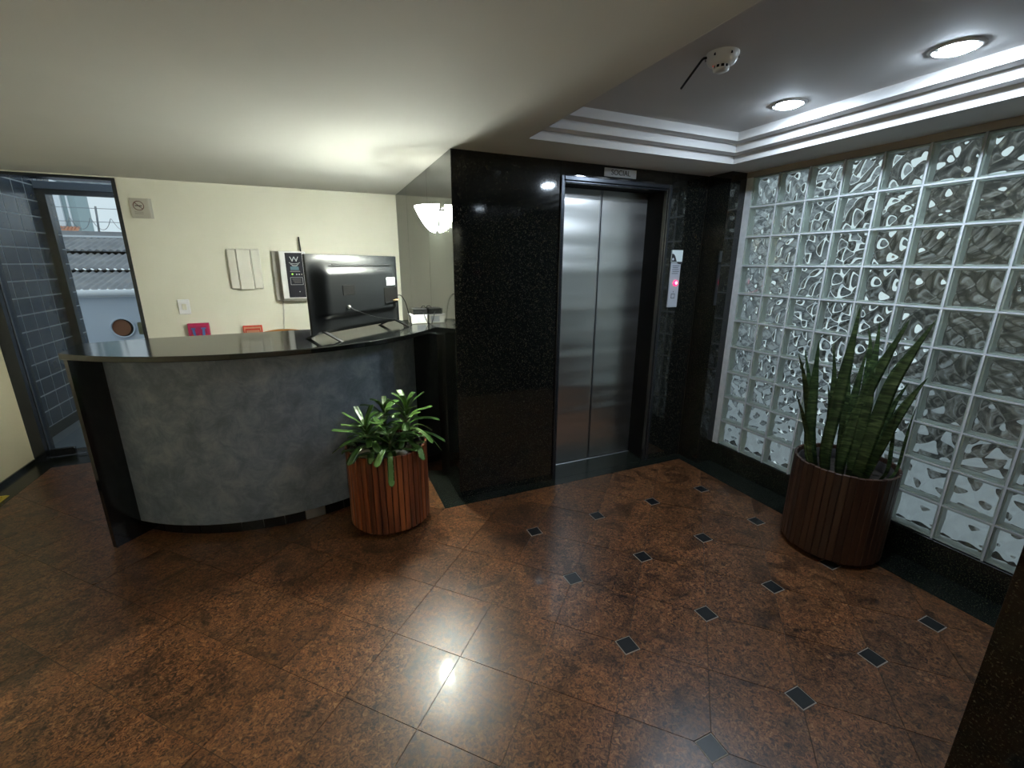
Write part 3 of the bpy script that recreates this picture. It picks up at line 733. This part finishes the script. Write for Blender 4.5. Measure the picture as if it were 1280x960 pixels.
MB().disc((.01, -.0892, -.135), .004, 'y', 10).build('print_mark', ink_l, fc)
MB().tube([(.052, -.02, .205), (.046, -.022, .335)], .006, 8).build('antenna', black_p, ip)
coil = [(-.138-.0028*i/10+.005*math.cos(i*1.25), -.02+.005*math.sin(i*1.25), -.213-i*.0032) for i in range(160)]
MB().tube(coil, .0022, 5).build('coiled_cord', grey_p, ip)

mg = empty('magenta_plaque', (-.97, YB, .96)); tag(mg, 'magenta card with blue and red figures low on the wall', 'plaque')
MB().cbox((-.076, -.035, -.11), (.076, 0, .105), .002).build('board', magenta, mg)
MB().cbox((-.058, -.037, -.10), (.060, -.0345, .082), .001).build('inner_card', mat('deep_magenta', (.30, .015, .09), .5), mg)
pb = MB()
for sx in (-1, 1):
    pb.add([(sx*.045, -.0378, .060), (sx*.028, -.0378, .066), (sx*.016, -.0378, -.09), (sx*.038, -.0378, -.09)], [(0, 1, 2, 3) if sx < 0 else (3, 2, 1, 0)])
pb.box((-.052, -.0378, .056), (-.020, -.037, .068)); pb.box((.020, -.0378, .056), (.054, -.037, .068))
pb.build('print_figure', blue_c, mg)
for x in (-.048, .006, .052): MB().disc((x, -.0379, -.015), .013, 'y', 14, ry=.03).build('print_spot', red_c, mg)
rd = empty('red_plaque', (-.57, YB, .92)); tag(rd, 'red bordered card low on the wall beside the chair back', 'plaque')
MB().cbox((-.075, -.025, -.11), (.075, 0, .106), .002).build('board', red_c, rd)
MB().box((-.066, -.0258, -.10), (.066, -.0250, .094)).build('inner_border', salmon, rd)
MB().box((-.058, -.0265, -.095), (.058, -.0256, .080)).build('inner_card', red_c, rd)
MB().box((-.050, -.0272, -.09), (.052, -.0263, .066)).build('inner_print', salmon, rd)

# wooden chair behind the desk
chs = empty('wooden_chair', (-.29, 4.05, 0)); tag(chs, 'orange wooden chair whose curved back rail shows above the counter', 'chair')
rail = [(.145*math.sin(a_)*1.05, -.20+.06*math.cos(a_), 1.0) for a_ in [-1.2+2.4*i/16 for i in range(17)]]
m = MB(); vs = []; fs = []
for (x, y, z) in rail:
    zt = 1.045+.014*math.cos(x*10)
    vs += [(x, y-.010, .93), (x, y-.010, zt), (x, y+.010, zt), (x, y+.010, .93)]
for i in range(len(rail)-1):
    for k in range(4): fs.append((i*4+k, i*4+(k+1) % 4, (i+1)*4+(k+1) % 4, (i+1)*4+k))
fs += [(3, 2, 1, 0), tuple(len(rail)*4-4+k for k in range(4))]
m.add(vs, fs); m.build('back_rail', chair_w, chs)
MB().cbox((-.20, -.20, .43), (.20, .22, .455), .006).build('seat', chair_w, chs)
for x in (-.165, .165):
    MB().tube([(x, -.185, 0), (x, -.185, .44), (x*.80, -.175, .95)], .014, 8).build('back_leg', chair_w, chs)
    MB().tube([(x, .19, 0), (x, .19, .435)], .015, 8).build('leg', chair_w, chs)
for x in (-.07, 0, .07): MB().tube([(x, -.185, .455), (x, -.15, .94)], .007, 6).build('spindle', chair_w, chs)

# ------------------------------------------------------------------ planters and plants
def planter(root, r, h, nsl, wmat, z0, soil, taper=1.0, gap=.16):
    pl = MB().lathe([(0, z0+.02), (r-.030, z0+.02), (r-.024, h-.02), (r-.034, h-.02), (r-.040, h-.09), (r-.040, z0+.03)], seg=40).build('planter', liner, root)
    wd = 2*PI*r/nsl*(1-gap)
    sme = MB().cbox((-.006, -wd/2, z0), (.008, wd/2, h), .0025).mesh('slat', wmat)
    for k in range(nsl):
        a = 2*PI*k/nsl+.03*math.sin(k*3.3)/nsl
        o = link('slat', sme, pl, ((r-.012)*math.cos(a), (r-.012)*math.sin(a), random.uniform(-.003, .003))); o.rotation_euler = (0, 0, a)
    for zz in (z0+.06, h-.07):
        MB().lathe([(r-.020, zz), (r-.0185, zz), (r-.0185, zz+.03), (r-.020, zz+.03)], seg=40).build('band', liner, pl)
    prof = [(0, .018), (.35*r, .015), (.65*r, .006), (r-.040, 0)]
    MB().lathe(prof[::-1], (0, 0, h-.075), seg=32).build('soil', soil, root)
    return pl
def leaf(pts, wid, nh, th=.003, cup=.12, mats=None, name='leaf', parent=None, rim=0):
    # tapered blade: midrib path pts, width profile wid(t), cupped cross-section with thickness
    P = smooth(pts, 5); n = len(P); vs = []; fs = []
    nh = Vector(nh).normalized()
    for i, p in enumerate(P):
        t = i/(n-1); d = (P[min(i+1, n-1)]-P[max(i-1, 0)]).normalized()
        s = d.cross(nh); s = s.normalized() if s.length > 1e-4 else d.orthogonal().normalized()
        q = s.cross(d).normalized(); wv = max(wid(t), .0006)
        for u, off in ((-1, cup*wv), (-.5, cup*wv*.3), (0, 0), (.5, cup*wv*.3), (1, cup*wv)): vs.append(p+s*u*wv+q*off)
        for u, off in ((.5, cup*wv*.3-th), (0, -th), (-.5, cup*wv*.3-th)): vs.append(p+s*u*wv+q*off)
    for i in range(n-1):
        for k in range(8): fs.append((i*8+k, i*8+(k+1) % 8, (i+1)*8+(k+1) % 8, (i+1)*8+k))
    fs += [(7, 6, 5, 4, 3, 2, 1, 0), tuple((n-1)*8+k for k in range(8))]
    if rim:      # blades stay in front of the curved desk panel and rest on the planter rim instead of passing through the slats
        for q in vs:
            dd_ = Vector((SP.x+q.x-DC.x, SP.y+q.y-DC.y))
            if dd_.length < 1.188: dd_ = dd_.normalized()*1.188; q.x = DC.x+dd_.x-SP.x; q.y = DC.y+dd_.y-SP.y
            rr_ = math.hypot(q.x, q.y)
            if rr_ > .175 and q.z < rim-(0 if rr_ < .262 else (rr_-.262)*1.6): q.z = rim-(0 if rr_ < .262 else (rr_-.262)*1.6)+.15*(q.z-rim)*.1
    return MB().add(vs, fs, 0, True).build(name, mats, parent)

# small planter in front of the desk
SP = Vector((.289, 2.583, 0))
sp = empty('potted_plant', SP); tag(sp, 'bushy strap-leaved plant in a red-brown slatted planter by the desk', 'potted plant')
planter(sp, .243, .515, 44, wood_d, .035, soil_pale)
for a in (.7, 2.3, 3.9, 5.4):
    cst = MB().tube([(.19*math.cos(a)-.009, .19*math.sin(a), .02), (.19*math.cos(a)+.009, .19*math.sin(a), .02)], .0195, 14); cst.build('caster', caster_m, sp)
rosettes = [((-.085, -.06, .46), .20, (-.25, -.25), 32), ((.105, -.01, .46), .27, (.18, -.05), 32), ((.01, .075, .46), .24, (0, .15), 24), ((.0, -.10, .45), .14, (.05, -.3), 18)]
rl = random.Random(11)
for (bx_, by_, bz_), hh, (lx, ly), nl in rosettes:
    top = Vector((bx_+lx*.15, by_+ly*.15, bz_+hh))
    stm = MB().tube([(bx_, by_, bz_-.03), ((bx_+top.x)/2, (by_+top.y)/2, bz_+hh*.5), tuple(top)], [.011, .010, .007], 8).build('stem', stem_m, sp)
    for k in range(nl):
        a = k*2.399+rl.uniform(-.25, .25); f = k/nl
        st_ = Vector((bx_, by_, bz_)).lerp(top, .25+.75*f)
        ln = rl.uniform(.16, .245)*(1.05-.25*f); el = math.radians(-12+72*f**1.2+rl.uniform(-12, 12))
        dr = Vector((math.cos(a)*math.cos(el), math.sin(a)*math.cos(el), math.sin(el)))
        droop = rl.uniform(.02, .075)*(1.15-f*.6)
        pts = [st_, st_+dr*ln*.35+Vector((0, 0, .012)), st_+dr*ln*.7+Vector((0, 0, -droop*.25)), st_+dr*ln+Vector((0, 0, -droop))]
        wmax = rl.uniform(.0125, .019)
        # keep blades clear of the desk front above them
        leaf(pts, lambda t, w=wmax: w*(.45+.75*math.sin(min(1, t*1.35)*PI/2)**1) * (1 if t < .86 else max(.12, math.sqrt(max(0, 1-((t-.86)/.14)**2)))), (0.05, .02, 1), .0016, .22, leaf_g, 'leaf', stm, rim=.530)
# pale stones on the gravel
def rock(name, loc, sx, sy, sz, seed, label):
    rnd = random.Random(seed); m = MB(); nu, nv = 14, 9; vs = []; fs = []
    ph = [rnd.uniform(0, 6) for _ in range(6)]
    for i in range(nu):
        for k in range(nv):
            a = 2*PI*i/nu; b = -PI/2+PI*k/(nv-1)
            r = 1+.14*math.sin(2*a+ph[0])+.10*math.sin(3*a+ph[1]+2*b)+.08*math.sin(4*b+ph[2])
            vs.append((sx*r*math.cos(a)*math.cos(b), sy*r*math.sin(a)*math.cos(b), sz*r*math.sin(b)))
    for i in range(nu):
        for k in range(nv-1): fs.append((i*nv+k, ((i+1) % nu)*nv+k, ((i+1) % nu)*nv+k+1, i*nv+k+1))
    o = m.add(vs, fs, 0, True).build(name, stone_m); o.location = loc
    return tag(o, label, 'stone', 'pale stones in the small planter')
rock('planter_stone', SP+Vector((-.135, -.105, .482)), .055, .040, .040, 3, 'large pale stone at the left rim of the slatted planter')
rock('planter_stone', SP+Vector((.055, -.125, .472)), .075, .045, .030, 5, 'flat pale stone at the front of the slatted planter')
rock('planter_stone', SP+Vector((.145, -.060, .478)), .035, .045, .032, 8, 'small pale stone under the right leaves of the slatted planter')

# big planter with snake plant
BP = Vector((2.583, 1.317, 0))
bp_ = empty('potted_plant', BP); tag(bp_, 'tall snake plant in a dark brown slatted planter by the glass blocks', 'potted plant')
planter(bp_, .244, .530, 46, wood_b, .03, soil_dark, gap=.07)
MB().lathe([(0, .0005), (.19, .0005), (.20, .008), (.20, .028), (0, .028)], seg=32).build('base_tray', liner, bp_)
def ray_at(px, py, dist):
    d = AR*((px-640)/F_PX)+AD*((py-480)/F_PX)+AW
    t = dist/math.hypot(d.x, d.y); return Vector((0, 0, CAM_H))+d*t
snake = [  # tip-to-base points read off the photograph, distance from camera, half width in metres
 ([(1024, 424), (1019, 465), (1014, 510), (1011, 560)], 2.80, .033), ([(998, 442), (1005, 468), (1010, 505), (1013, 555)], 2.84, .022),
 ([(1006, 436), (1010, 465), (1014, 500), (1016, 555)], 2.88, .020), ([(995, 492), (1002, 512), (1009, 540), (1013, 570)], 2.77, .017),
 ([(1042, 428), (1043, 470), (1040, 520), (1034, 565)], 2.92, .025), ([(1076, 380), (1064, 433), (1050, 490), (1032, 562)], 2.78, .035),
 ([(1035, 481), (1037, 505), (1036, 535), (1034, 570)], 2.80, .019), ([(1100, 401), (1095, 440), (1084, 490), (1070, 560)], 2.98, .029),
 ([(1085, 409), (1088, 432), (1082, 480), (1066, 560)], 3.02, .019), ([(1085, 435), (1076, 465), (1066, 505), (1056, 565)], 2.90, .022),
 ([(1138, 398), (1113, 439), (1084, 490), (1054, 565)], 2.80, .034), ([(1171, 399), (1140, 441), (1112, 486), (1080, 570)], 2.74, .036),
 ([(1136, 478), (1118, 505), (1102, 535), (1088, 575)], 2.86, .024), ([(1160, 472), (1141, 495), (1120, 525), (1094, 572)], 2.80, .027),
 ([(1146, 508), (1138, 530), (1131, 555), (1120, 590)], 2.86, .009), ([(1120, 515), (1117, 535), (1114, 560), (1108, 590)], 2.80, .012),
 ([(1062, 452), (1060, 485), (1056, 520), (1050, 570)], 2.94, .026), ([(1094, 462), (1088, 495), (1078, 530), (1068, 575)], 2.78, .030)]
for k, (pp, dist, wv) in enumerate(snake):
    P3 = [ray_at(x, y, dist) for x, y in pp][::-1]
    # root in the soil near the centre of the pot
    base = P3[0]; rt_ = BP.to_3d()+(Vector((base.x, base.y, 0))-BP)*.8; rt_.z = .46
    P3 = [rt_-BP]+[p-BP for p in P3]
    view = Vector((0, 0, CAM_H))-(P3[2]+BP); ang = random.Random(k).uniform(-.5, .5)
    nh = Vector((view.x*math.cos(ang)-view.y*math.sin(ang), view.x*math.sin(ang)+view.y*math.cos(ang), .0))
    leaf(P3, lambda t, w=wv*.82: w*(.62+.38*math.sin(PI*min(1, t*1.25)))*(1 if t < .62 else max(0, 1-((t-.62)/.38)**1.6)), nh, .004, .25, leaf_s, 'leaf', bp_)

# ------------------------------------------------------------------ glass exit door and the passage outside
door2 = struct(empty('door_2', (-1.75, YB, 0)), 'frameless glass exit door in a dark frame')
f = MB(); f.box((-1.360, YB-.005, 0), (-1.335, YB+.14, 2.18)); f.box((XL, YB-.005, 0), (-2.165, YB+.14, 2.18)); f.box((-2.165, YB-.005, 2.160), (-1.360, YB+.14, 2.18))
f.build('door_frame', alu_dark, door2, world=True)
MB().box((-2.160, YB+.050, .012), (-1.364, YB+.058, 2.155)).build('glass_leaf', door_glass, door2, world=True)
MB().box((-2.163, YB+.048, .012), (-2.160, YB+.060, 2.155)).build('glass_edge', alu, door2, world=True)
MB().cbox((-2.160, YB+.038, .012), (-2.00, YB+.070, .075), .003).build('pivot_fitting', alu_dark, door2, world=True)
MB().cbox((-1.402, YB+.036, .985), (-1.364, YB+.072, 1.085), .003).build('lock_fitting', mat('lock_metal', (.20, .25, .23), .4, metal=.6), door2, world=True)
MB().box((-2.165, YB+.0, -.01), (-1.360, YB+.14, .004)).build('threshold', gran_floor, door2, world=True)

struct(MB().box((-6, 4.77, -.05), (3.0, 9.0, -.004)).build('floor_outside', ext_floor), 'grey pavement outside the glass door')
wall_o = struct(MB().box((-2.5, YB+.14, -.01), (-2.408, 6.34, 2.6)).build('wall_outside', grout_l), 'slate blue tiled wall of the outside passage')
tw, th_ = .195, .1455
tme = MB().cbox((0, .006, .006), (.002, tw-.006, th_-.006), .0006).mesh('wall_tile', tile_b)
tme2 = MB().cbox((0, .006, .006), (.002, .122-.006, th_-.006), .0006).mesh('wall_tile', tile_b)
for i in range(7):
    for k in range(17): link('wall_tile', tme, wall_o, (-2.408, YB+.142+i*tw, .09+k*th_))
for i in range(2):
    for k in range(17): link('wall_tile', tme2, wall_o, (-2.408, 6.09+i*.122, .09+k*th_))
MB().box((-2.408, YB+.14, -.004), (-2.395, 6.34, .088)).build('skirting', gran_floor, wall_o)
og = empty('passage_gate_frame', (-2.3, 6.05, 0)); tag(og, 'dark frame with blue-grey header at the end of the passage', 'door frame')
MB().box((-2.401, 6.0, 0), (-2.335, 6.07, 2.2)).build('post', alu_dark, og, world=True)
MB().box((-2.401, 6.0, 2.2), (-.6, 6.07, 2.245)).build('head_rail', alu_dark, og, world=True)
MB().box((-2.401, 5.98, 2.2455), (-.6, 6.10, 2.312)).build('header_beam', beam_b, og, world=True)
MB().box((-.66, 6.0, 0), (-.6, 6.07, 2.2)).build('post', alu_dark, og, world=True)
pg = empty('pergola', (-1.6, 6.7, 2.40)); tag(pg, 'white slanted slats above the passage header', 'pergola')
for k in range(14):
    x = -2.30+k*.10
    MB().add([(x, 6.12, 2.34), (x+.05, 6.12, 2.34), (x+.05, 6.12, 2.38), (x, 6.12, 2.38), (x+.32, 7.3, 2.36), (x+.37, 7.3, 2.36), (x+.37, 7.3, 2.40), (x+.32, 7.3, 2.40)],
             [(0, 1, 2, 3), (7, 6, 5, 4), (4, 5, 1, 0), (5, 6, 2, 1), (6, 7, 3, 2), (7, 4, 0, 3)]).build('slat', ext_white, pg, world=True)
MB().box((-2.4, 6.12, 2.3805), (-.6, 6.16, 2.44)).build('bearer', beam_b, pg, world=True)
struct(MB().box((-.60, YB+.14, -.01), (-.5, 7.6, 2.6)).build('wall_passage', ext_white), 'white wall on the far side of the passage')

nb_ = empty('neighbour_house', (-3.5, 9.5, -.5)); tag(nb_, 'low pale house with stepped corrugated roofs behind the glass door', 'building')
hwall = MB().box((-9, 9.0, -.6), (.5, 9.3, 1.04)).build('wall', ext_w, nb_, world=True)
MB().box((-9, 8.93, 1.035), (.5, 9.05, 1.085)).build('gutter_lip', ext_white, nb_, world=True)
MB().tube([(-9, 8.92, 1.10), (.5, 8.92, 1.10)], .055, 10).build('gutter', ext_white, nb_, world=True)
for k, (y0, z0, y1, z1) in enumerate(((8.95, 1.16, 10.25, 1.44), (10.05, 1.46, 11.25, 1.76), (11.05, 1.79, 12.1, 2.06))):
    vs = []; fs = []; nx = 640
    for i in range(nx+1):
        x = -8+8.4*i/nx; d = .016*math.sin(2*PI*x/.105)
        vs += [(x, y0, z0+d), (x, y1, z1+d), (x, y0, z0+d-.012)]
    for i in range(nx): fs += [(3*i, 3*i+3, 3*i+4, 3*i+1), (3*i+2, 3*i+5, 3*i+3, 3*i)]
    MB().add(vs, fs).build('roof_sheet', ext_roof, nb_, world=True)
    if k: MB().box((-8, y0+.03, z0-.12), (.4, y0+.06, z0-.03)).build('roof_step', black_m, nb_, world=True)
MB().box((-9, 12.05, 1.6), (.5, 12.25, 2.17)).build('parapet', ext_roof, nb_, world=True)
MB().box((-9, 12.03, 2.05), (.5, 12.05, 2.085)).build('flashing', ext_white, nb_, world=True)
vp = MB().lathe([(.165, 0), (.165, .03), (.14, .03), (.14, 0)], seg=28).build('pipe_rim', ext_w, hwall); 
vp.location = Vector((-2.95, 9.0, .545))-nb_.location-hwall.location; vp.rotation_euler = (PI/2, 0, 0)
ds = MB().disc((0, 0, .002), .150, 'z', 28).build('pipe_shadow', black_m, hwall); ds.location = vp.location; ds.rotation_euler = (PI/2, 0, 0)  # black disc paints the shadow crescent right of the clay disc
ds = MB().disc((-.022, 0, .006), .122, 'z', 28, ry=.128).build('pipe_cap', clay, hwall); ds.location = vp.location; ds.rotation_euler = (PI/2, 0, 0)
fn = empty('wire_fence', (-3.8, 12.15, 2.175)); tag(fn, 'thin wire fence with razor coil on the far parapet', 'fence')
for x in (-6.2, -5.0, -4.02, -2.6): MB().tube([(x, 12.15, 2.1705), (x+.03, 12.15, 2.66)], .018, 6).build('post', wire_m, fn, world=True)
for z in (2.36, 2.62): MB().tube([(-7, 12.15, z), (-1, 12.15, z)], .006, 5).build('wire', wire_m, fn, world=True)
MB().tube([(-6.5+i*.022, 12.15+.10*math.cos(i*.42), 2.32+.11*math.sin(i*.42)) for i in range(230)], .006, 4).build('razor_coil', wire_m, fn, world=True)
tw_ = empty('far_tower', (-7.6, 21, 0)); tag(tw_, 'distant grey-green tower with an orange roof edge beyond the wire fence', 'building')
MB().box((-7.595, 20.5, 2.4), (-7.24, 21.5, 7)).build('wall', ext_teal, tw_, world=True)
MB().box((-7.85, 20.4, 2.4), (-7.60, 21.5, 7)).build('wall', ext_white, tw_, world=True)
MB().box((-7.46, 20.44, 2.4), (-7.42, 20.5, 7)).build('pilaster', ext_white, tw_, world=True)
for k in range(6): MB().tube([(-7.72+k*.09, 20.2, 2.60), (-7.72+k*.09, 20.39, 2.70)], .045, 6).build('roof_tile', ext_tile, tw_, world=True)

# yard beyond the glass blocks
struct(MB().box((2.99, -4, -.06), (9, 9, -.01)).build('floor_yard', ext_lite), 'grey ground of the yard behind the glass blocks')
struct(MB().box((4.7, -4, -.05), (4.9, 2.75, 2.75)).build('wall_yard', ext_patch), 'dark grey yard wall seen blurred through the glass blocks')
struct(MB().box((4.3, 2.9, -.05), (4.5, 8.0, 3.0)).build('wall_yard_far', ext_far), 'pale yard wall seen blurred through the glass blocks')

# ------------------------------------------------------------------ small yellow thing on the left border
yo = empty('yellow_wedge', (-2.135, 3.80, 0)); tag(yo, 'small yellow plastic wedge on the black floor border', 'door wedge')
m = MB().add([(-.030, -.10, .0008), (.030, -.10, .0008), (.030, .09, .0008), (-.030, .09, .0008), (-.028, -.10, .035), (.028, -.10, .035), (.022, .075, .012), (-.022, .075, .012)],
             [(3, 2, 1, 0), (4, 5, 6, 7), (0, 1, 5, 4), (1, 2, 6, 5), (2, 3, 7, 6), (3, 0, 4, 7)]); m.build('body', yel, yo)
for k in range(4): MB().box((-.026, -.08+.035*k, .033-.0045*k-.002*k), (.026, -.074+.035*k, .037-.0042*k)).build('grip_rib', yel, yo)
